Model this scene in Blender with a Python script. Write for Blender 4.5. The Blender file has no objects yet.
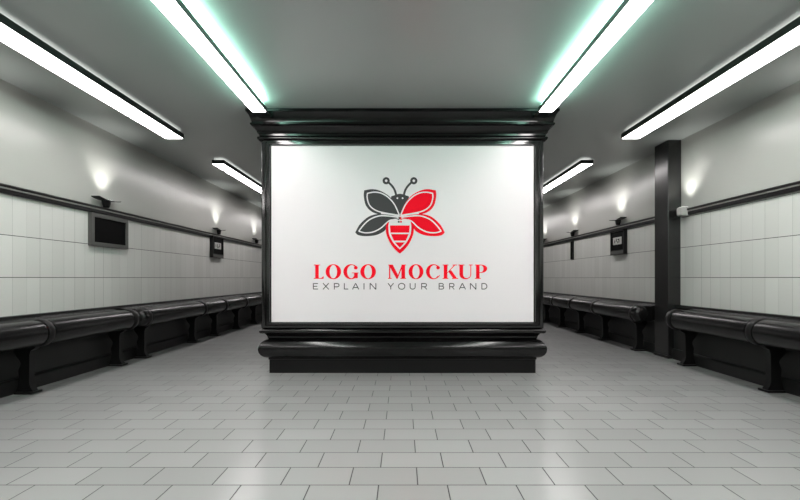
import bpy, bmesh, math, random
from mathutils import Vector
from mathutils.geometry import tessellate_polygon
random.seed(7)
C = bpy.context.scene.collection
S = bpy.context.scene

# ---------------------------------------------------------------- camera, world, exposure
H = 1.04            # eye height
F = 420.0           # focal length in pixels of the 800 px frame
CX, CY = 402.5, 278.0
cd = bpy.data.cameras.new('camera'); cam = bpy.data.objects.new('camera', cd); C.objects.link(cam)
cam.location = (0, 0, H); cam.rotation_euler = (math.pi / 2, 0, 0)
cd.sensor_width = 36; cd.lens = F / 800 * 36
cd.shift_x = -(CX - 400) / 800; cd.shift_y = (CY - 250) / 800
cd.clip_start = 0.05
S.camera = cam
w = bpy.data.worlds.new('world'); S.world = w; w.use_nodes = True
w.node_tree.nodes['Background'].inputs[0].default_value = (0.5, 0.52, 0.5, 1)
w.node_tree.nodes['Background'].inputs[1].default_value = 0.02
S.view_settings.view_transform = 'Standard'; S.view_settings.look = 'None'
S.view_settings.gamma = 1; S.view_settings.use_curve_mapping = False
S.view_settings.exposure = 0.0
DOWN = 28.0; DOWN_OUT = 18.0          # strip diffusers, downward
UP_IN = 34.0         # upward slot of the inner strips
UP_OUT = 1.3        # upward slot of the outer strips
SCONCE = 16.0       # watt of the wall uplights

# ---------------------------------------------------------------- materials
def nodes(name):
    m = bpy.data.materials.new(name); m.use_nodes = True
    nt = m.node_tree; b = nt.nodes['Principled BSDF']
    return m, nt, b
def N(nt, t, **k):
    n = nt.nodes.new(t)
    for a, v in k.items(): setattr(n, a, v)
    return n
def mth(nt, op, a, b=None, c=None):
    n = nt.nodes.new('ShaderNodeMath'); n.operation = op
    for i, v in enumerate((a, b, c)):
        if v is None: continue
        if isinstance(v, (int, float)): n.inputs[i].default_value = v
        else: nt.links.new(v, n.inputs[i])
    return n.outputs[0]
def noise(nt, scale, detail=2, coord='Object', scl=None):
    tc = N(nt, 'ShaderNodeTexCoord'); n = N(nt, 'ShaderNodeTexNoise')
    n.inputs['Scale'].default_value = scale; n.inputs['Detail'].default_value = detail
    if scl:
        mp = N(nt, 'ShaderNodeMapping'); mp.inputs['Scale'].default_value = scl
        nt.links.new(tc.outputs[coord], mp.inputs[0]); nt.links.new(mp.outputs[0], n.inputs[0])
    else: nt.links.new(tc.outputs[coord], n.inputs[0])
    return n.outputs[0]
def ramp(nt, f, lo, hi):
    r = N(nt, 'ShaderNodeMapRange'); nt.links.new(f, r.inputs[0])
    r.inputs[3].default_value = lo; r.inputs[4].default_value = hi
    return r.outputs[0]
def simple(name, col, rough, metal=0.0, spec=0.5, coat=0.0, nscale=30, nvar=0.12, bump=0.0, coat_rough=0.1):
    m, nt, b = nodes(name)
    f = noise(nt, nscale, 3)
    mx = N(nt, 'ShaderNodeMix', data_type='RGBA')
    nt.links.new(f, mx.inputs[0])
    mx.inputs[6].default_value = (*[c * (1 - nvar) for c in col], 1)
    mx.inputs[7].default_value = (*[min(1, c * (1 + nvar)) for c in col], 1)
    nt.links.new(mx.outputs[2], b.inputs['Base Color'])
    b.inputs['Roughness'].default_value = rough
    b.inputs['Metallic'].default_value = metal
    b.inputs['Specular IOR Level'].default_value = spec
    b.inputs['Coat Weight'].default_value = coat; b.inputs['Coat Roughness'].default_value = coat_rough
    if bump:
        bp = N(nt, 'ShaderNodeBump'); bp.inputs['Strength'].default_value = bump; bp.inputs['Distance'].default_value = 0.002
        nt.links.new(f, bp.inputs['Height']); nt.links.new(bp.outputs[0], b.inputs['Normal'])
    return m
def emis(name, col, s):
    m, nt, b = nodes(name)
    b.inputs['Base Color'].default_value = (0.8, 0.8, 0.8, 1)
    b.inputs['Emission Color'].default_value = (*col, 1)
    b.inputs['Emission Strength'].default_value = s
    return m

def floor_mat():
    m, nt, b = nodes('floor_tile')
    tc = N(nt, 'ShaderNodeTexCoord'); mp = N(nt, 'ShaderNodeMapping')
    mp.inputs['Location'].default_value = (0.12, -2.11 + 0.196 * 20, 0)
    nt.links.new(tc.outputs['Object'], mp.inputs[0])
    def brick(mortar, smooth):
        br = N(nt, 'ShaderNodeTexBrick'); br.offset = 0.43; br.offset_frequency = 2; br.squash = 1.0
        nt.links.new(mp.outputs[0], br.inputs[0])
        br.inputs['Scale'].default_value = 1; br.inputs['Mortar Size'].default_value = mortar
        br.inputs['Mortar Smooth'].default_value = smooth
        br.inputs['Brick Width'].default_value = 0.345; br.inputs['Row Height'].default_value = 0.196
        br.inputs['Color1'].default_value = (0.285, 0.288, 0.285, 1); br.inputs['Color2'].default_value = (0.31, 0.313, 0.31, 1)
        br.inputs['Mortar'].default_value = (0.02, 0.02, 0.02, 1)
        return br
    br = brick(0.0028, 0.1)
    nt.links.new(br.outputs['Color'], b.inputs['Base Color'])
    r0 = 0.23
    nt.links.new(mth(nt, 'MAXIMUM', r0, mth(nt, 'MULTIPLY', br.outputs['Fac'], 0.7)), b.inputs['Roughness'])
    b2 = brick(0.005, 1.0)
    hgt = mth(nt, 'ADD', mth(nt, 'MULTIPLY', b2.outputs['Fac'], -1.0), mth(nt, 'MULTIPLY', noise(nt, 3, 1), 0.25))
    bp = N(nt, 'ShaderNodeBump'); bp.inputs['Strength'].default_value = 0.5; bp.inputs['Distance'].default_value = 0.002
    nt.links.new(hgt, bp.inputs['Height']); nt.links.new(bp.outputs[0], b.inputs['Normal'])
    return m
def wall_tile_mat():
    m, nt, b = nodes('wall_panel_tile')
    tc = N(nt, 'ShaderNodeTexCoord'); sp = N(nt, 'ShaderNodeSeparateXYZ'); nt.links.new(tc.outputs['Object'], sp.inputs[0])
    yy = mth(nt, 'DIVIDE', mth(nt, 'ADD', sp.outputs[1], 14.7 - 3.863), 0.147)
    zz = mth(nt, 'DIVIDE', mth(nt, 'ADD', sp.outputs[2], 3.85 - 1.045), 0.385)
    dy = mth(nt, 'ABSOLUTE', mth(nt, 'SUBTRACT', mth(nt, 'FRACT', mth(nt, 'ADD', yy, 0.5)), 0.5))
    dz = mth(nt, 'ABSOLUTE', mth(nt, 'SUBTRACT', mth(nt, 'FRACT', mth(nt, 'ADD', zz, 0.5)), 0.5))
    # seams differ in width from one panel to the next
    wn = N(nt, 'ShaderNodeTexWhiteNoise', noise_dimensions='1D')
    nt.links.new(mth(nt, 'ROUND', yy), wn.inputs['W'])
    wid = mth(nt, 'MULTIPLY_ADD', wn.outputs[0], 0.012, 0.005)
    gy = mth(nt, 'LESS_THAN', dy, wid)
    gz = mth(nt, 'LESS_THAN', dz, 0.0085)
    gyw = mth(nt, 'MULTIPLY', gy, 0.55)
    g = mth(nt, 'MAXIMUM', gyw, gz)
    wn2 = N(nt, 'ShaderNodeTexWhiteNoise', noise_dimensions='2D')
    cb = N(nt, 'ShaderNodeCombineXYZ'); nt.links.new(mth(nt, 'FLOOR', yy), cb.inputs[0]); nt.links.new(mth(nt, 'FLOOR', zz), cb.inputs[1])
    nt.links.new(cb.outputs[0], wn2.inputs['Vector'])
    mx0 = N(nt, 'ShaderNodeMix', data_type='RGBA'); nt.links.new(wn2.outputs[0], mx0.inputs[0])
    mx0.inputs[6].default_value = (0.55, 0.55, 0.525, 1); mx0.inputs[7].default_value = (0.60, 0.60, 0.575, 1)
    mx = N(nt, 'ShaderNodeMix', data_type='RGBA'); nt.links.new(g, mx.inputs[0])
    nt.links.new(mx0.outputs[2], mx.inputs[6]); mx.inputs[7].default_value = (0.04, 0.04, 0.04, 1)
    nt.links.new(mx.outputs[2], b.inputs['Base Color'])
    b.inputs['Roughness'].default_value = 0.34
    h = mth(nt, 'SUBTRACT', mth(nt, 'MULTIPLY', mth(nt, 'FRACT', yy), 0.5), g)
    bp = N(nt, 'ShaderNodeBump'); bp.inputs['Strength'].default_value = 0.35; bp.inputs['Distance'].default_value = 0.003
    nt.links.new(h, bp.inputs['Height']); nt.links.new(bp.outputs[0], b.inputs['Normal'])
    return m

M = {}
M['floor'] = floor_mat()
M['tile'] = wall_tile_mat()
M['upper'] = simple('satin_wall_paint', (0.42, 0.42, 0.395), 0.28, nscale=1.3, nvar=0.05, coat=0.0)
M['ceiling'] = simple('satin_ceiling_paint', (0.33, 0.352, 0.342), 0.36, nscale=0.9, nvar=0.04, coat=.5, coat_rough=.40)
M['black_gloss'] = simple('black_lacquer', (0.003, 0.003, 0.003), 0.17, spec=.45, nscale=20)
M['frame'] = simple('polished_black_frame', (0.004, 0.004, 0.004), 0.13, spec=.6, coat=.6, coat_rough=.12, nscale=20)
M['black_satin'] = simple('black_satin_metal', (0.004, 0.004, 0.004), 0.35, spec=.3, nscale=25)
M['bench'] = simple('dark_bench_vinyl', (0.006, 0.006, 0.006), 0.26, spec=.35, nscale=40)
M['bench_leg'] = simple('black_cast_iron', (0.006, 0.006, 0.006), 0.42, nscale=60, spec=.35)
M['kick'] = simple('dark_kick_panel', (0.018, 0.018, 0.0175), 0.5, nscale=6, spec=.3)
M['base'] = simple('dark_baseboard', (0.010, 0.010, 0.010), 0.4, nscale=10, spec=.35)
M['housing'] = simple('dark_lamp_housing', (0.012, 0.016, 0.014), 0.4, nscale=12)
M['rail'] = simple('black_rail_metal', (0.006, 0.006, 0.006), 0.3, nscale=20)
M['rail_highlight'] = simple('pale_rail_highlight', (0.45, 0.45, 0.43), 0.3, metal=0.7, nscale=20)  # pale colour standing in for the highlight along the rail
M['column'] = simple('brushed_dark_steel', (0.06, 0.06, 0.06), 0.26, metal=0.8, nscale=12)
M['board'] = simple('white_poster_board', (0.82, 0.785, 0.80), 0.42, nscale=3, nvar=0.01)
M['ink_white'] = simple('poster_white_ink', (0.82, 0.785, 0.80), 0.42, nscale=3, nvar=0.01)
M['ink_red'] = simple('poster_red_ink', (0.98, 0.002, 0.018), 0.6, spec=.12, nscale=3, nvar=0.01)
M['ink_grey'] = simple('poster_grey_ink', (0.06, 0.06, 0.062), 0.6, spec=.2, nscale=3, nvar=0.01)
M['grey_frame'] = simple('grey_metal_frame', (0.09, 0.09, 0.085), 0.4, metal=0.2, nscale=30)
M['screen'] = simple('black_screen_glass', (0.003, 0.003, 0.003), 0.5, nscale=30, spec=.04)
M['display'] = simple('pale_display_face', (0.42, 0.42, 0.40), 0.4, nscale=60, nvar=0.3)
M['plastic'] = simple('pale_grey_plastic', (0.42, 0.42, 0.40), 0.4, nscale=20)
M['lit'] = emis('strip_diffuser', (1.0, 0.955, 0.95), DOWN)
M['lit_out'] = emis('outer_strip_diffuser', (1.0, 0.955, 0.95), DOWN_OUT)
M['up_in'] = emis('strip_upper_slot_green', (0.52, 1.0, 0.80), UP_IN)
M['up_out'] = emis('strip_upper_slot_white', (1.0, 1.0, 0.96), UP_OUT)
M['lens'] = emis('uplight_lens', (1.0, 1.0, 0.95), 1.2)

# ---------------------------------------------------------------- helpers
def link_mesh(name, bm, mat, parent=None, smooth=None, loc=None):
    bmesh.ops.recalc_face_normals(bm, faces=bm.faces[:])
    me = bpy.data.meshes.new(name); bm.to_mesh(me); bm.free()
    me.materials.append(mat)
    o = bpy.data.objects.new(name, me); C.objects.link(o)
    if parent is not None: o.parent = parent
    if loc: o.location = loc
    if smooth is not None:
        me.shade_smooth() if hasattr(me, 'shade_smooth') else None
        me.set_sharp_from_angle(angle=math.radians(smooth))
    return o
def tag(o, label, cat, group=None):
    o['label'] = label; o['category'] = cat
    if group: o['group'] = group
    return o
def thing(name, loc, label, cat, group=None):
    o = bpy.data.objects.new(name, None); C.objects.link(o); o.location = loc; o.empty_display_size = 0.1
    return tag(o, label, cat, group)
def struct(o): o['kind'] = 'structure'; return o
def copy_tree(o, parent=None):
    c = o.copy(); C.objects.link(c)
    if parent is not None: c.parent = parent
    for ch in list(o.children): copy_tree(ch, c)
    return c
def box(bm, x0, x1, y0, y1, z0, z1, bevel=0.0, seg=2):
    r = bmesh.ops.create_cube(bm, size=1)
    for v in r['verts']:
        v.co = Vector((x0 + (v.co.x + .5) * (x1 - x0), y0 + (v.co.y + .5) * (y1 - y0), z0 + (v.co.z + .5) * (z1 - z0)))
    if bevel:
        es = list({e for v in r['verts'] for e in v.link_edges})
        bmesh.ops.bevel(bm, geom=es, offset=bevel, segments=seg, affect='EDGES', profile=0.5)
def boxo(name, mat, dims, parent=None, bevel=0.0):
    bm = bmesh.new(); box(bm, *dims, bevel=bevel)
    return link_mesh(name, bm, mat, parent, smooth=None)
def extrude_xz(bm, pts, y0, y1):            # closed outline in x,z swept along y
    a = [bm.verts.new((x, y0, z)) for x, z in pts]; b = [bm.verts.new((x, y1, z)) for x, z in pts]
    n = len(pts)
    for i in range(n): bm.faces.new((a[i], a[(i + 1) % n], b[(i + 1) % n], b[i]))
    for t in tessellate_polygon([[Vector((x, z, 0)) for x, z in pts]]):
        bm.faces.new([a[i] for i in t]); bm.faces.new([b[i] for i in t])
    bmesh.ops.dissolve_limit(bm, angle_limit=0.001, verts=bm.verts[:], edges=bm.edges[:]) 
def lathe_y(bm, cx, cz, prof, n=32):       # (y, r) profile round an axis along y, closed at both ends
    rings = []
    for y, r in prof:
        rings.append([bm.verts.new((cx + r * math.cos(2 * math.pi * k / n), y, cz + r * math.sin(2 * math.pi * k / n))) for k in range(n)])
    for a, b in zip(rings, rings[1:]):
        for k in range(n): bm.faces.new((a[k], a[(k + 1) % n], b[(k + 1) % n], b[k]))
    bm.faces.new(rings[0]); bm.faces.new(rings[-1])
def loops_solid(bm, loops, close=False):
    vs = [[bm.verts.new(p) for p in l] for l in loops]
    n = len(vs[0]); pairs = list(zip(vs, vs[1:])) + ([(vs[-1], vs[0])] if close else [])
    for a, b in pairs:
        for k in range(n): bm.faces.new((a[k], a[(k + 1) % n], b[(k + 1) % n], b[k]))
    if not close: bm.faces.new(vs[0]); bm.faces.new(vs[-1])

# ---------------------------------------------------------------- the setting
W = 3.6; ZC = H + 1.785; Y0, Y1 = -5.0, 18.0
struct(boxo('floor', M['floor'], (-W - .2, W + .2, Y0 - .2, Y1 + .2, -.1, 0)))
struct(boxo('ceiling', M['ceiling'], (-W - .2, W + .2, Y0 - .2, Y1 + .2, ZC, ZC + .1)))
RZ = {-1: H + 0.80, 1: H + 0.83}
for s, nm in ((-1, 'left'), (1, 'right')):
    a, b = sorted((s * W, s * (W + .2)))
    wl = struct(boxo('wall_' + nm, M['upper'], (a, b, Y0, Y1, 0, ZC)))
    a, b = sorted((s * W, s * (W - .012)))
    struct(boxo('tile_panel', M['tile'], (a, b, Y0, Y1, 0.60, RZ[s] - .01), wl))
    a, b = sorted((s * (W - .012), s * (W - .10)))
    kp = struct(boxo('trim_1' if s < 0 else 'trim_2', M['kick'], (a, b, Y0, Y1, 0.0, 0.60)))
    bm = bmesh.new(); u = W - .10
    pts = [(s * u, 0), (s * (u - .025), 0), (s * (u - .025), .11), (s * (u - .012), .13), (s * u, .135)]
    extrude_xz(bm, pts, Y0, Y1)
    struct(link_mesh('baseboard_' + nm, bm, M['base']))
    for n_, (ya, yb) in enumerate(((Y0, Y1),) if s < 0 else ((Y0, 5.41), (5.72, Y1))):
        bm = bmesh.new()
        extrude_xz(bm, [(s * (W - u), z) for u, z in [(.012, .60), (.012, .690), (.055, .697), (.075, .692), (.083, .668), (.083, .60)]], ya, yb)
        struct(link_mesh('trim_%d' % (3 if s < 0 else 4 + n_), bm, M['bench']))
struct(boxo('wall_back', M['upper'], (-W - .2, W + .2, Y0 - .2, Y0, 0, ZC)))
struct(boxo('wall_front', M['upper'], (-W - .2, W + .2, Y1, Y1 + .2, 0, ZC)))

# steel pier against the right wall
col = thing('steel_column', (3.513, 5.565, 0), 'dark brushed steel column standing against the right wall between the two benches', 'column')
boxo('shaft', M['column'], (-.087, .086, -.145, .145, 0.0, ZC - 0.001), col, bevel=.006)
boxo('foot_plate', M['base'], (-.097, .086, -.155, .155, 0.0, 0.035), col, bevel=.004)

# ---------------------------------------------------------------- rails along the walls
def rail(s, ya, yb, label):
    z = RZ[s]; t = thing('wall_rail', (s * W, (ya + yb) / 2, z), label, 'rail', None)
    oy = (ya + yb) / 2
    def X(u): return -s * u
    def prof(pts, name, mat):
        bm = bmesh.new(); extrude_xz(bm, [(X(u), zz) for u, zz in pts], ya - oy, yb - oy)
        return link_mesh(name, bm, mat, t, smooth=30)
    prof([(0, -.042), (.040, -.042), (.048, -.034), (.048, -.006), (.040, 0.0), (0, 0.0)], 'lower_bar', M['rail'])
    prof([(0, 0.0), (.050, 0.0), (.050, .012), (0, .012)], 'highlight_strip', M['rail_highlight'])  # light strip drawn as the highlight between the dark bars
    prof([(0, .012), (.050, .012), (.058, .018), (.058, .030), (.050, .040), (0, .040)], 'upper_bar', M['rail'])
    return t
rail(-1, Y0, Y1, 'black double rail along the whole left wall above the pale tiles')
rail(1, Y0, 5.33, 'black double rail on the right wall, on the near side of the steel column')
rail(1, 5.72, Y1, 'black double rail on the right wall, running on beyond the steel column')

# pale box on the rail end by the column
t = thing('junction_box', (W, 5.28, RZ[1]), 'small pale grey box on the end of the right rail beside the column', 'box')
boxo('housing', M['plastic'], (-.12, 0, -.05, .05, -.050, .060), t, bevel=.012)
boxo('cover_plate', M['plastic'], (-.130, -.118, -.038, .038, -.038, .048), t, bevel=.004)

boxo('added_glow_cap', M['lens'], (-.105, -.03, -.035, .035, .058, .063), t)  # added glowing cap, the box is no known lamp
ld = bpy.data.lights.new('added_glow_spot', 'SPOT'); ld.energy = SCONCE; ld.spot_size = math.radians(92); ld.spot_blend = 1.0  # added spot for a wall glow that has no visible source
ld.shadow_soft_size = .05; ld.color = (1, 1, .95)
lo = bpy.data.objects.new('added_glow_spot', ld); C.objects.link(lo); lo.parent = t; lo.location = (-.15, -.02, .13)
lo.rotation_euler = Vector((.34, -.12, 1)).to_track_quat('-Z', 'Y').to_euler()

# ---------------------------------------------------------------- strip lights
def strip(x0, x1, ya, yb, label, inner, group):
    cx, cy = (x0 + x1) / 2, (ya + yb) / 2; hw = (x1 - x0) / 2; hl = (yb - ya) / 2
    zb = H + (1.68 if inner else 1.70)
    t = thing('strip_light', (cx, cy, zb), label, 'ceiling light', group)
    ht = .045 if inner else .060
    bm = bmesh.new()
    sd = 1 if cx < 0 else -1                                       # the side that faces the middle of the hall
    # tray: back and rims
    box(bm, -hw, hw, -hl, hl, .012, ht)
    box(bm, -hw, -hw + .008, -hl, hl, 0, .0125); box(bm, hw - .008, hw, -hl, hl, 0, .0125)
    box(bm, -hw, hw, -hl, -hl + .008, 0, .0125); box(bm, -hw, hw, hl - .008, hl, 0, .0125)
    link_mesh('housing', bm, M['housing'], t)
    boxo('diffuser', M['lit'] if inner else M['lit_out'], (-hw + .008, hw - .008, -hl + .008, hl - .008, -.001, .0115), t)
    boxo('upper_slot', M['up_in'] if inner else M['up_out'], (-hw + .015, hw - .015, -hl + .03, hl - .03, ht + .0005, ht + (.020 if inner else .010)), t)
    k = max(2, int((yb - ya) / 1.3)); 
    for i in range(k):
        yy = -hl + .2 + (2 * hl - .4) * i / (k - 1)
        boxo('hanger', M['housing'], (-.02, .02, yy - .03, yy + .03, ht + (.0205 if inner else .0105), ZC - zb), t)
    if inner: boxo('end_bracket', M['housing'], (-hw + .01, hw - .01, hl - .001, hl + .15, .002, .026), t)
    return t
strip(-1.525, -1.372, -3.0, 4.25, 'long white strip light at left of middle, running up to the kiosk cornice', True, None)
strip(1.372, 1.525, -3.0, 4.25, 'long white strip light at right of middle, running up to the kiosk cornice', True, None)
for s, nm in ((-1, 'left'), (1, 'right')):
    for ya, yb, lb in ((1.2, 5.13, 'white strip light near the %s wall, leaving the picture at its %s edge' % (nm, nm)),
                       (6.25, 10.2, 'short-looking white strip light over the %s passage, partly behind the kiosk' % nm),
                       (-3.8, 0.1, 'white strip light near the %s wall behind the viewpoint' % nm),
                       (11.3, 15.2, 'farthest white strip light over the %s passage behind the kiosk' % nm)):
        a, b = sorted((s * 2.67, s * 2.89)) if ya < 5 else sorted((s * 2.66, s * 2.84))
        strip(a, b, ya, yb, lb, False, None)

# ---------------------------------------------------------------- benches
TU, TZ, TR = 0.32, 0.545, 0.115             # roll: distance from wall, height, radius
def bench(s, ya, yb, cuts, caps, label):
    t = thing('wall_bench', (s * W, ya, 0), label, 'bench')
    X = lambda u: -s * u
    L = yb - ya
    # sloping seat between the wall ledge and the roll
    bm = bmesh.new()
    e0 = .03 if caps[0] else 0; e1 = L - (.03 if caps[1] else 0)
    extrude_xz(bm, [(X(u), z) for u, z in [(.083, .605), (.083, .668), (.17, .650), (.31, .655), (.31, .47), (.19, .44), (.102, .47)]], e0, e1)
    link_mesh('seat', bm, M['bench'], t, smooth=35)
    cuts = [c - ya for c in cuts]
    marks = [.09 if caps[0] else 0] + cuts + [L - (.09 if caps[1] else 0)]
    for a, b in zip(marks, marks[1:]):
        if b - a < .06: continue
        bm = bmesh.new(); g = .012
        lathe_y(bm, X(TU), TZ, [(a + g, TR - .012), (a + g + .012, TR - .004), (a + g + .05, TR), (b - g - .05, TR), (b - g - .012, TR - .004), (b - g, TR - .012)], 40)
        link_mesh('seat_roll', bm, M['bench'], t, smooth=50)
    for c in cuts + ([.09] if caps[0] else []) + ([L - .09] if caps[1] else []):
        bm = bmesh.new()
        lathe_y(bm, X(TU), TZ, [(c - .028, TR - .004), (c - .028, TR + .004), (c - .022, TR + .008), (c + .022, TR + .008), (c + .028, TR + .004), (c + .028, TR - .004)], 40)
        link_mesh('collar', bm, M['bench_leg'], t, smooth=40)
    for k, on in enumerate(caps):
        if not on: continue
        y0, d = (.09, -1) if k == 0 else (L - .09, 1)
        bm = bmesh.new()
        pr = [(y0 + d * .02, TR + .002)] + [(y0 + d * (.03 + .085 * math.sin(a)), (TR + .002) * (.35 + .65 * math.cos(a))) for a in [i * math.pi / 2 / 9 for i in range(10)]]
        lathe_y(bm, X(TU), TZ, pr, 40)
        link_mesh('end_cap', bm, M['bench'], t, smooth=50)
    legs = list(cuts)
    if caps[0]: legs.insert(0, .28)
    if caps[1]: legs.append(L - .10)
    legs = [l for i, l in enumerate(legs) if i == 0 or l - legs[i - 1] > .3]
    for c in legs:
        bm = bmesh.new()
        P = [(.102, .47), (.30, .455), (.315, .43), (.29, .405), (.258, .385), (.250, .35), (.246, .10), (.255, .06), (.275, .03), (.28, .0), (.128, .0), (.135, .04), (.150, .08), (.155, .15), (.150, .21), (.165, .245), (.172, .275), (.158, .305), (.135, .33), (.118, .36), (.102, .39)]
        extrude_xz(bm, [(X(u), z) for u, z in P], c - .028, c + .028)
        link_mesh('leg', bm, M['bench_leg'], t, smooth=35)
        a, b = sorted((X(.135), X(.295)))
        f = boxo('foot', M['bench_leg'], (a, b, c - .06, c + .06, 0.0, .02), t, bevel=.006)
    return t
bench(-1, -2.0, 5.10, [-.80, .35, 1.50, 2.65, 3.80], (0, 1), 'dark padded roll bench on the left wall, nearest, its rounded end at the gap')
bench(-1, 5.20, 14.0, [6.80, 7.60, 8.60, 9.6, 10.6, 11.6, 12.6], (1, 0), 'dark padded roll bench on the left wall, beyond the gap, running behind the kiosk')
bench(1, -2.0, 5.10, [-.80, .35, 1.50, 2.65, 3.85], (0, 1), 'dark padded roll bench on the right wall, nearest, ending before the steel column')
bench(1, 5.76, 14.0, [7.05, 8.00, 8.95, 9.9, 10.9, 11.9, 12.9], (1, 0), 'dark padded roll bench on the right wall, beyond the steel column, running behind the kiosk')

# ---------------------------------------------------------------- wall uplights
def uplight(s, y, label):
    z = RZ[s] + .04
    t = thing('wall_uplight', (s * W, y, z), label, 'wall lamp')
    X = lambda u: -s * u
    bm = bmesh.new()                                               # flared body on the rail
    secs = [(0, .026, .032), (.012, .032, .042), (.035, .036, .050), (.060, .040, .055), (.080, .042, .06)]
    loops = []
    for zz, hx, hy in secs:
        loops.append([(X(.06 + hx * math.cos(a)), hy * math.sin(a), zz) for a in [2 * math.pi * k / 20 for k in range(20)]])
    loops_solid(bm, loops); link_mesh('body', bm, M['black_satin'], t, smooth=40)
    bm = bmesh.new(); pts = []                                     # winged plate, tips turned up
    n = 12
    top = []; bot = []
    for i in range(n + 1):
        v = -1 + 2 * i / n
        zz = .080 + .020 * abs(v) ** 3
        top.append((v * .185, zz + .008)); bot.append((v * .185, zz))
    for (ua, ub) in ((.015, .115),):
        lo = [[(X(ua), p[0], p[1]) for p in top + bot[::-1]], [(X(ub), p[0], p[1]) for p in top + bot[::-1]]]
        va = [bm.verts.new(p) for p in lo[0]]; vb = [bm.verts.new(p) for p in lo[1]]; m = len(va)
        for k in range(m): bm.faces.new((va[k], va[(k + 1) % m], vb[(k + 1) % m], vb[k]))
        for k in range(n):
            for q in (va, vb): bm.faces.new((q[k], q[k + 1], q[m - 2 - k], q[m - 1 - k]))
    link_mesh('wing_plate', bm, M['black_satin'], t, smooth=40)
    a, b = sorted((X(.03), X(.10)))
    boxo('lens', M['lens'], (a, b, -.05, .05, .085, .094), t)
    ld = bpy.data.lights.new('uplight_lamp', 'SPOT'); ld.energy = SCONCE; ld.spot_size = math.radians(92); ld.spot_blend = 1.0
    ld.shadow_soft_size = .05; ld.color = (1, 1, .95)
    lo = bpy.data.objects.new('uplight_lamp', ld); C.objects.link(lo); lo.parent = t
    lo.location = (X(.17), 0, .13)
    d = Vector((s * .34, 0, 1)); lo.rotation_euler = d.to_track_quat('-Z', 'Y').to_euler()
    return t
uplight(-1, 5.02, 'black winged wall lamp on the left rail, right above the grey-framed screen')
uplight(-1, 8.10, 'black winged wall lamp on the left rail, above the small dark display')
uplight(-1, 10.2, 'farthest black winged wall lamp on the left rail, close to the kiosk edge')
uplight(-1, 3.45, 'added black winged wall lamp on the left rail, unseen beyond the left edge of the picture')  # added out of view to light the near left wall
uplight(1, 6.90, 'black winged wall lamp on the right rail, above the small dark display')
uplight(1, 8.75, 'black winged wall lamp on the right rail, above the slim dark plate')
uplight(1, 10.6, 'farthest black winged wall lamp on the right rail, close to the kiosk edge')
uplight(1, 3.45, 'added black winged wall lamp on the right rail, unseen beyond the right edge of the picture')  # unseen extra lamp, added for the glow on the near right wall

# ---------------------------------------------------------------- screens and displays
def ring_x(bm, X, ud, y0, y1, z0, z1, bw, u0):                      # a picture frame standing on a side wall
    for a in ((y0, y0 + bw, z0, z1), (y1 - bw, y1, z0, z1), (y0 + bw, y1 - bw, z0, z0 + bw), (y0 + bw, y1 - bw, z1 - bw, z1)):
        x0, x1 = sorted((X(u0), X(ud))); box(bm, x0, x1, *a)
def panel(s, y, z, hy, hz, name, label, cat, deep, fm, face, bw, low=0.0):
    t = thing(name, (s * (W - .012), y, z), label, cat); X = lambda u: -s * u
    bm = bmesh.new(); ring_x(bm, X, deep, -hy, hy, -hz, hz, bw, 0)
    if low:
        x0, x1 = sorted((X(0), X(deep))); box(bm, x0, x1, -hy + bw, hy - bw, -hz + bw, -hz + bw + low)
    bmesh.ops.remove_doubles(bm, verts=bm.verts[:], dist=1e-5)
    link_mesh('frame', bm, fm, t)
    x0, x1 = sorted((X(0), X(deep - .012)))
    boxo('screen', face, (x0, x1, -hy + bw, hy - bw, -hz + bw + low, hz - bw), t)
    return t, X
panel(-1, 5.11, H + .562, .32, .19, 'wall_screen', 'wide blank black screen in a grey frame on the left wall', 'screen', .045, M['grey_frame'], M['screen'], .045)
def display(s, y, z, hy, hz, label, marks):
    t, X = panel(s, y, z, hy, hz, 'wall_display', label, 'display', .06, M['black_satin'], M['screen'], .02, .055)
    x0, x1 = sorted((X(.045), X(.054)))
    boxo('display_face', M['display'], (x0, x1, -.135, .135, -.035, .085), t, bevel=.004)
    bm = bmesh.new()
    for (a, b, c, d) in marks:
        xa, xb = sorted((X(.052), X(.056))); box(bm, xa, xb, a, b, c, d)
    link_mesh('dark_marks', bm, M['screen'], t)
    # paler sill
    xa, xb = sorted((X(.0601), X(.064)))
    boxo('lower_plate', M['grey_frame'], (xa, xb, -hy + .01, hy - .01, -hz + .008, -hz + .06), t)
display(-1, 8.05, H + .59, .235, .205, 'small dark box display with a pale patch on the left wall', [(-.03, -.012, -.02, .06), (.02, .045, -.01, .02), (.06, .075, .01, .07), (-.1, -.085, .0, .05)])
display(1, 6.92, H + .585, .215, .20, 'small dark box display with a pale patch on the right wall', [(-.075, -.055, -.01, .055), (-.03, -.015, -.015, .02), (.01, .03, .015, .065), (.06, .08, -.01, .04), (-.055, -.02, .04, .055)])
t = thing('slim_sign', (W - .012, 8.84, H + .58), 'slim upright dark plate hanging below the rail on the far right wall', 'sign')
boxo('back_plate', M['black_satin'], (-.03, 0, -.05, .05, -.20, .20), t, bevel=.004)
boxo('front_bar', M['screen'], (-.045, -.029, -.03, .03, -.185, .185), t, bevel=.003)

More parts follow.
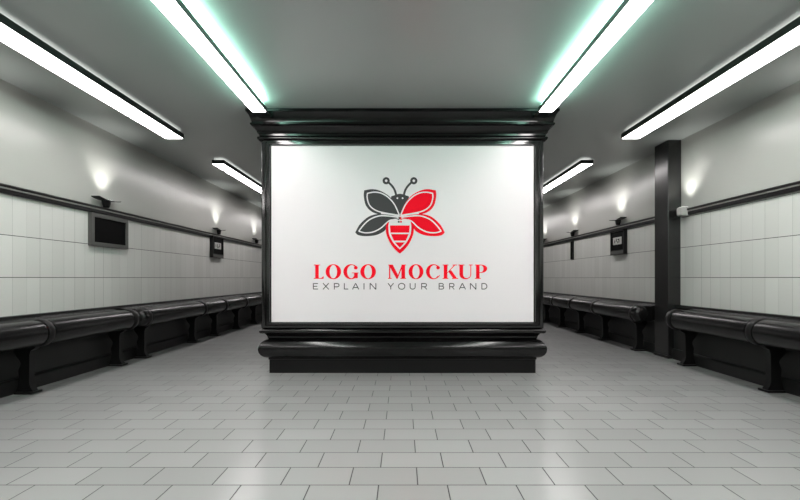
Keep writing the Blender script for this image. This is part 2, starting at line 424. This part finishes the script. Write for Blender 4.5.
# ---------------------------------------------------------------- the kiosk
KY, KB, KH = 4.60, 5.60, 1.457
K = thing('advertising_kiosk', (0, KY, 0), 'large black advertising kiosk with stepped cornice and white bee poster, in mid hall', 'kiosk')
def arc(cx, cz, r, a0, a1, n): return [(cx + r * math.cos(math.radians(a0 + (a1 - a0) * i / n)), cz + r * math.sin(math.radians(a0 + (a1 - a0) * i / n))) for i in range(n + 1)]
def moulding(name, prof, mat, smooth=35):
    bm = bmesh.new(); loops = []
    for o, z in prof:
        hx = KH + o; y0 = -o; y1 = KB - KY + o
        loops.append([(-hx, y0, z), (hx, y0, z), (hx, y1, z), (-hx, y1, z)])
    loops_solid(bm, loops)
    return link_mesh(name, bm, mat, K, smooth=smooth)
hz = lambda py, D: H + (CY - py) / F * D
moulding('plinth', [(0, 0), (0, .145), (.008, .15), (.008, .168), (0, .17), (0, .20)], M['black_satin'])
moulding('base_roll', [(0.0, .165)] + arc(-.012, .273, .107, -83, 83, 18) + [(.012, .380), (.016, .395), (.022, .415), (.04, .437)], M['black_gloss'])
moulding('base_ledge', [(.03, .437), (.055, .440)] + arc(.060, .466, .026, -80, 80, 8) + [(.04, .494)], M['black_gloss'])
moulding('body', [(.02, .43), (.02, ZC - .01)], M['black_satin'])
moulding('cornice', [(.02, H + 1.47), (.075, H + 1.48)] + arc(.082, H + 1.502, .020, -80, 80, 6) + [(.075, H + 1.527), (.085, H + 1.53), (.085, H + 1.552), (.10, H + 1.556),
    (.105, H + 1.575), (.115, H + 1.595), (.130, H + 1.612), (.150, H + 1.625), (.158, H + 1.628), (.158, H + 1.645), (.146, H + 1.650), (.146, H + 1.662),
    (.158, H + 1.70), (.172, H + 1.735), (.182, H + 1.752), (.194, H + 1.755), (.194, ZC - .004)], M['black_gloss'])
# moulded frame round the poster
FD = 4.525 - KY
xo, zt, zb_ = 1.527, H + 1.50, H - .545
px, pzt, pzb = 1.420, H + 1.432, H - .476
def rl(i, y):                                   # rectangle loop, i = 0 outer edge .. 1 poster edge
    hx = xo + (px - xo) * i; a = zt + (pzt - zt) * i; b = zb_ + (pzb - zb_) * i
    return [(-hx, y, b), (hx, y, b), (hx, y, a), (-hx, y, a)]
bm = bmesh.new()
fr = [(0, 0.06), (0, .026), (.03, .014), (.08, .006), (.16, .001), (.22, 0), (.46, 0), (.50, .004), (.51, .012), (.55, .012), (.56, .002), (.58, -.002), (.86, -.002), (.89, .002), (.90, .02), (1, .022), (1, .06)]
loops_solid(bm, [rl(i, FD + y) for i, y in fr], close=True)
link_mesh('poster_frame', bm, M['frame'], K, smooth=40)
# sides behind the frame so that it is a solid casing
boxo('casing', M['black_gloss'], (-1.523, 1.523, FD + .058, 1.05, zb_ + .004, zt - .004), K)
PD = FD + .026                                  # poster face
P = boxo('poster_panel', M['board'], (-px - .004, px + .004, PD, FD + .058, pzb - .004, pzt + .004), K)
P['label'] = 'white illuminated poster with a grey and red bee logo'

# printed artwork, drawn in photo proportions on the poster plane
DP = KY + PD
def T(x, y): return ((x - CX) / F * DP, H + (CY - y) / F * DP)
class Art:
    def __init__(s): s.bm = bmesh.new(); s.k = 0
    def poly(s, pts, ly=0):
        q = [T(*p) for p in pts]; s.k += 1
        vs = [s.bm.verts.new((a, PD - .0006 * (1 + ly) - .000004 * s.k, b)) for a, b in q]
        for t in tessellate_polygon([[Vector((a, b, 0)) for a, b in q]]):
            try:
                f = s.bm.faces.new([vs[i] for i in t])
            except ValueError: pass
    def stroke(s, pts, wd, ly=0, closed=False):
        n = len(pts); segs = []
        for i in range(n):
            if closed: p0, p1 = pts[i - 1], pts[(i + 1) % n]
            else: p0, p1 = pts[max(0, i - 1)], pts[min(n - 1, i + 1)]
            d = Vector((p1[0] - p0[0], p1[1] - p0[1])); d.normalize(); nn = Vector((-d.y, d.x)) * wd / 2
            segs.append(((pts[i][0] + nn.x, pts[i][1] + nn.y), (pts[i][0] - nn.x, pts[i][1] - nn.y)))
        vs = [[s.bm.verts.new((T(*q)[0], PD - .0006 * (1 + ly), T(*q)[1])) for q in sg] for sg in segs]
        for i in range(n if closed else n - 1):
            a, b = vs[i], vs[(i + 1) % n]; s.bm.faces.new((a[0], a[1], b[1], b[0]))
    def ring(s, outer, inner, ly=0):
        n = len(outer)
        vo = [s.bm.verts.new((T(*q)[0], PD - .0006 * (1 + ly), T(*q)[1])) for q in outer]
        vi = [s.bm.verts.new((T(*q)[0], PD - .0006 * (1 + ly), T(*q)[1])) for q in inner]
        for k in range(n): s.bm.faces.new((vo[k], vo[(k + 1) % n], vi[(k + 1) % n], vi[k]))
    def done(s, name, mat, label=None):
        for f in s.bm.faces:
            f.normal_update()
            if f.normal.y > 0: f.normal_flip()
        me = bpy.data.meshes.new(name); s.bm.to_mesh(me); s.bm.free(); me.materials.append(mat)
        o = bpy.data.objects.new(name, me); C.objects.link(o); o.parent = P
        if label: o['label'] = label
        return o
def cr(pts, n=8, closed=False):                # smooth curve through points
    out = []; m = len(pts)
    rng = range(m) if closed else range(m - 1)
    for i in rng:
        p0 = pts[i - 1] if (closed or i > 0) else pts[0]; p1 = pts[i]; p2 = pts[(i + 1) % m]
        p3 = pts[(i + 2) % m] if (closed or i + 2 < m) else pts[-1]
        for k in range(n):
            t = k / n
            out.append(tuple(.5 * (2 * p1[j] + (p2[j] - p0[j]) * t + (2 * p0[j] - 5 * p1[j] + 4 * p2[j] - p3[j]) * t * t + (3 * p1[j] - p0[j] - 3 * p2[j] + p3[j]) * t ** 3) for j in (0, 1)))
    if not closed: out.append(pts[-1])
    return out
def ell(cx, cy, rx, ry, n=28, rot=0): return [(cx + rx * math.cos(2 * math.pi * k / n + rot), cy + ry * math.sin(2 * math.pi * k / n + rot)) for k in range(n)]
Z5 = lambda pts: [(340 + x / 5, 160 + y / 5) for x, y in pts]
mir = lambda pts: [(600 - x, y) for x, y in pts]
up_o = cr([(300, 280), (283, 232), (250, 185), (205, 156), (163, 146), (121, 152)], 6) + cr([(121, 152), (119, 182), (130, 228), (160, 259), (205, 273), (300, 283)], 6)
up_i = cr([(296, 274), (272, 222), (240, 186), (205, 166), (170, 161), (137, 167)], 6) + cr([(137, 167), (136, 190), (147, 225), (172, 248), (210, 262), (296, 277)], 6)
lo_o = cr([(300, 284), (250, 270), (205, 268), (148, 281), (101, 320), (77, 361)], 6) + cr([(77, 363), (92, 376), (130, 381), (182, 375), (224, 353), (244, 320), (300, 296)], 6)
lo_i = cr([(290, 286), (240, 280), (195, 280), (150, 297), (118, 325), (94, 356)], 6) + cr([(94, 356), (125, 364), (165, 360), (205, 340), (240, 308), (262, 298), (290, 292)], 6)
def hidedup(p):
    out = []
    for q in p:
        if not out or (abs(q[0] - out[-1][0]) + abs(q[1] - out[-1][1])) > .4: out.append(q)
    if abs(out[0][0] - out[-1][0]) + abs(out[0][1] - out[-1][1]) < .4: out.pop()
    return out
up_o, up_i, lo_o, lo_i = map(hidedup, (up_o, up_i, lo_o, lo_i))
g = Art(); r = Art(); wt = Art()
g.poly(Z5(cr([(255, 186), (268, 178), (280, 173), (300, 169), (320, 173), (332, 178), (345, 186), (325, 225), (300, 275), (270, 225)], 3, True)), 0)
g.poly(Z5(lo_o), 1); g.poly(Z5(up_o), 1)
r.poly(Z5(mir(lo_o)), 1); r.poly(Z5(mir(up_o)), 2)
for f_ in (lambda p: p, mir):
    wt.stroke(Z5(f_(up_i)), 1.25, 3, True); wt.stroke(Z5(f_(lo_i)), 1.25, 3, True)
    wt.stroke(Z5(f_(cr([(205, 268), (250, 272), (300, 283)], 4))), 1.1, 3)
    g.stroke(Z5(f_(cr([(243, 112), (262, 132), (274, 152), (281, 176)], 5))), 2.1, 1)
    g.ring(Z5(f_(ell(231, 104, 18, 18))), Z5(f_(ell(231, 104, 6.5, 6.5))), 1)
    wt.poly(Z5(f_(ell(287, 191, 4.5, 4.5, 12))), 3)
Z9 = lambda pts: [(375 + x / 9.1, 200 + y / 9.09) for x, y in pts]
mc = lambda pts: pts + [(452 - x, y) for x, y in pts[::-1]]
r.poly(Z9(mc(cr([(112, 205), (99, 245), (104, 310), (135, 385), (178, 445), (226, 488)], 5)[:-1] + [(226, 488)])[0:] ), 4)
wt.poly(Z9(mc([(150, 176), (128, 195), (121, 235)] + cr([(121, 235), (128, 310), (158, 375), (190, 415), (226, 449)], 5)[1:-1] + [(225, 449)])), 5)
r.poly(Z9([(136, 232), (316, 232), (311, 297), (141, 297)]), 6)
r.poly(Z9([(145, 310), (307, 310), (280, 370), (172, 370)]), 6)
r.poly(Z9([(180, 385), (272, 385), (226, 434)]), 6)
g.poly(Z9([(208, 191), (224, 191), (224, 206), (208, 206)]), 6); r.poly(Z9([(228, 191), (244, 191), (244, 206), (228, 206)]), 6)
g.stroke(Z9(cr([(150, 174), (190, 168), (220, 182)], 4)), .6, 6); r.stroke(Z9(cr([(302, 174), (262, 168), (232, 182)], 4)), .6, 6)
g.done('bee_logo_grey_shapes', M['ink_grey'], 'grey head, feelers and left wings of the bee logo')
r.done('bee_logo_red_shapes', M['ink_red'], 'red right wings and striped tail of the bee logo')
wt.done('bee_logo_white_lines', M['ink_white'], 'white lines inside the bee logo')

# headline in a high-contrast serif
hd = Art(); yT, yB = 264.6, 278.8
def G(x0, x1):
    def f(u, v): return (x0 + (x1 - x0) * u, yB + (yT - yB) * v)
    return f
def pl(f, pts): hd.poly([f(*p) for p in pts], 0)
def rr(f, u0, u1, v0, v1): pl(f, [(u0, v0), (u1, v0), (u1, v1), (u0, v1)])
def O_(x0, x1):
    f = G(x0, x1); n = 36
    out = [f(.5 + .5 * math.cos(2 * math.pi * k / n), .5 + .53 * math.sin(2 * math.pi * k / n)) for k in range(n)]
    inn = [f(.5 + .24 * math.cos(2 * math.pi * k / n), .5 + .47 * math.sin(2 * math.pi * k / n)) for k in range(n)]
    hd.ring(out, inn, 0)
def C_(x0, x1, spur=False):
    f = G(x0, x1); a0, a1 = 42, 322; n = 34; O = []; I = []
    for k in range(n + 1):
        a = math.radians(a0 + (a1 - a0) * k / n)
        O.append((.53 + .53 * math.cos(a), .5 + .53 * math.sin(a))); I.append((.58 + .32 * math.cos(a), .5 + .465 * math.sin(a)))
    for k in range(n): pl(f, [O[k], O[k + 1], I[k + 1], I[k]])
    # ball terminal at upper right
    pl(f, [(.86 + .13 * math.cos(2 * math.pi * k / 14), .78 + .12 * math.sin(2 * math.pi * k / 14)) for k in range(14)])
    pl(f, [(.80, .93), (.93, .86), (.98, .80), (.88, .70), (.74, .76), (.84, .86)])
    if spur: rr(f, .74, 1.0, .04, .42); rr(f, .58, 1.06, .39, .44); pl(f, [(.74, .04), (.74, .2), (.6, .02)])
    else: pl(f, [(.93, .16), (1.0, .24), (.97, .28), (.86, .14), (.82, .06)])
def stem(f, u0, u1, s=.07): rr(f, u0, u1, 0, 1); rr(f, u0 - s, u1 + s, 0, .055); rr(f, u0 - s, u1 + s, .945, 1)
f = G(313.6, 323.9); stem(f, .16, .50, .15); rr(f, .4, .96, 0, .055); pl(f, [(.7, .04), (.96, .0), (1.0, .22), (.94, .16)])
O_(325.6, 341.1); C_(343.4, 357.8, True); O_(360.3, 375.9)
hd.done('headline_word', M['ink_red'], 'red serif word LOGO'); hd = Art()
f = G(388.2, 405.6)
rr(f, .05, .12, 0, 1); rr(f, -.01, .20, 0, .055); rr(f, .0, .14, .945, 1); pl(f, [(.02, 1), (.26, 1), (.60, .18), (.48, 0)]); pl(f, [(.48, 0), (.54, 0), (.86, .98), (.78, .98)])
rr(f, .76, .97, 0, 1); rr(f, .70, 1.03, 0, .055); rr(f, .76, 1.03, .945, 1)
O_(408.6, 423.4); C_(426.0, 440.0)
f = G(442.6, 457.3); stem(f, .08, .32, .08); pl(f, [(.30, .42), (.36, .42), (.86, .97), (.78, .97)]); rr(f, .68, .98, .945, 1)
pl(f, [(.40, .50), (.58, .62), (.98, .03), (.72, .03)]); rr(f, .64, 1.06, 0, .055)
f = G(458.6, 472.6); rr(f, .06, .32, .30, 1); rr(f, -.02, .42, .945, 1); rr(f, .84, .90, .30, 1); rr(f, .74, 1.0, .945, 1)
n = 20; O = []; I = []
for k in range(n + 1):
    a = math.radians(180 + 180 * k / n)
    O.append((.48 + .42 * math.cos(a), .32 + .35 * math.sin(a))); I.append((.58 + .26 * math.cos(a), .32 + .27 * math.sin(a)))
for k in range(n): pl(f, [O[k], O[k + 1], I[k + 1], I[k]])
f = G(474.8, 487.2); stem(f, .10, .38, .10)
n = 20; O = []; I = []
for k in range(n + 1):
    a = math.radians(-90 + 180 * k / n)
    O.append((.50 + .50 * math.cos(a), .71 + .29 * math.sin(a))); I.append((.50 + .20 * math.cos(a), .71 + .24 * math.sin(a)))
for k in range(n): pl(f, [O[k], O[k + 1], I[k + 1], I[k]])
rr(f, .36, .52, .42, .47); rr(f, .36, .52, .95, 1)
hd.done('headline_word', M['ink_red'], 'red serif word MOCKUP')

# thin sans line under it
sm = Art(); sT, sB = 283.2, 289.4; TH = .85
def st(x0, x1, *lines):
    for ln in lines: sm.stroke([(x0 + (x1 - x0) * u, sB + (sT - sB) * v) for u, v in ln], TH, 0)
q = lambda a: 300 + a / 4
def hp(c, r_, a0, a1, n=10): return [(c[0] + r_[0] * math.cos(math.radians(a0 + (a1 - a0) * i / n)), c[1] + r_[1] * math.sin(math.radians(a0 + (a1 - a0) * i / n))) for i in range(n + 1)]
e = .02
gl = {
 'E': [[(e, 0), (e, 1)], [(e, 0.06), (1, 0.06)], [(e, .5), (.85, .5)], [(e, .94), (1, .94)]],
 'X': [[(0, 0), (1, 1)], [(0, 1), (1, 0)]],
 'P': [[(e, 0), (e, 1)], [(e, .95), (.6, .95)] + hp((.6, .68), (.36, .27), 90, -90) + [(e, .41)]],
 'L': [[(e, 0), (e, 1)], [(e, .06), (1, .06)]],
 'A': [[(0, 0), (.5, 1)], [(.5, 1), (1, 0)], [(.2, .3), (.8, .3)]],
 'I': [[(.5, 0), (.5, 1)]],
 'N': [[(e, 0), (e, 1)], [(e, 1), (.98, 0)], [(.98, 0), (.98, 1)]],
 'Y': [[(0, 1), (.5, .45)], [(1, 1), (.5, .45)], [(.5, .5), (.5, 0)]],
 'O': [hp((.5, .5), (.48, .48), 0, 360, 24)],
 'U': [[(e, 1), (e, .38)] + hp((.5, .38), (.48, .34), 180, 360) + [(.98, 1)]],
 'R': [[(e, 0), (e, 1)], [(e, .95), (.6, .95)] + hp((.6, .69), (.36, .26), 90, -90) + [(e, .43)], [(.55, .43), (1, 0)]],
 'B': [[(e, 0), (e, 1)], [(e, .95), (.6, .95)] + hp((.6, .74), (.3, .21), 90, -90) + [(e, .53)], [(.6, .53)] + hp((.6, .29), (.38, .24), 90, -90) + [(e, .05)]],
 'D': [[(e, 0), (e, 1)], [(e, .95), (.45, .95)] + hp((.45, .5), (.53, .45), 90, -90) + [(e, .05)]],
}
for ch, a, b in [('E', 53, 72), ('X', 92, 115), ('P', 137, 157), ('L', 177, 193), ('A', 210, 235), ('I', 252, 260), ('N', 280, 304),
                 ('Y', 352, 374), ('O', 393, 420), ('U', 440, 461), ('R', 486, 507), ('B', 556, 575), ('R', 598, 617), ('A', 637, 662), ('N', 681, 704), ('D', 727, 748)]:
    st(q(a), q(b), *gl[ch])
sm.done('tagline_lettering', M['ink_grey'], 'thin grey words EXPLAIN YOUR BRAND')
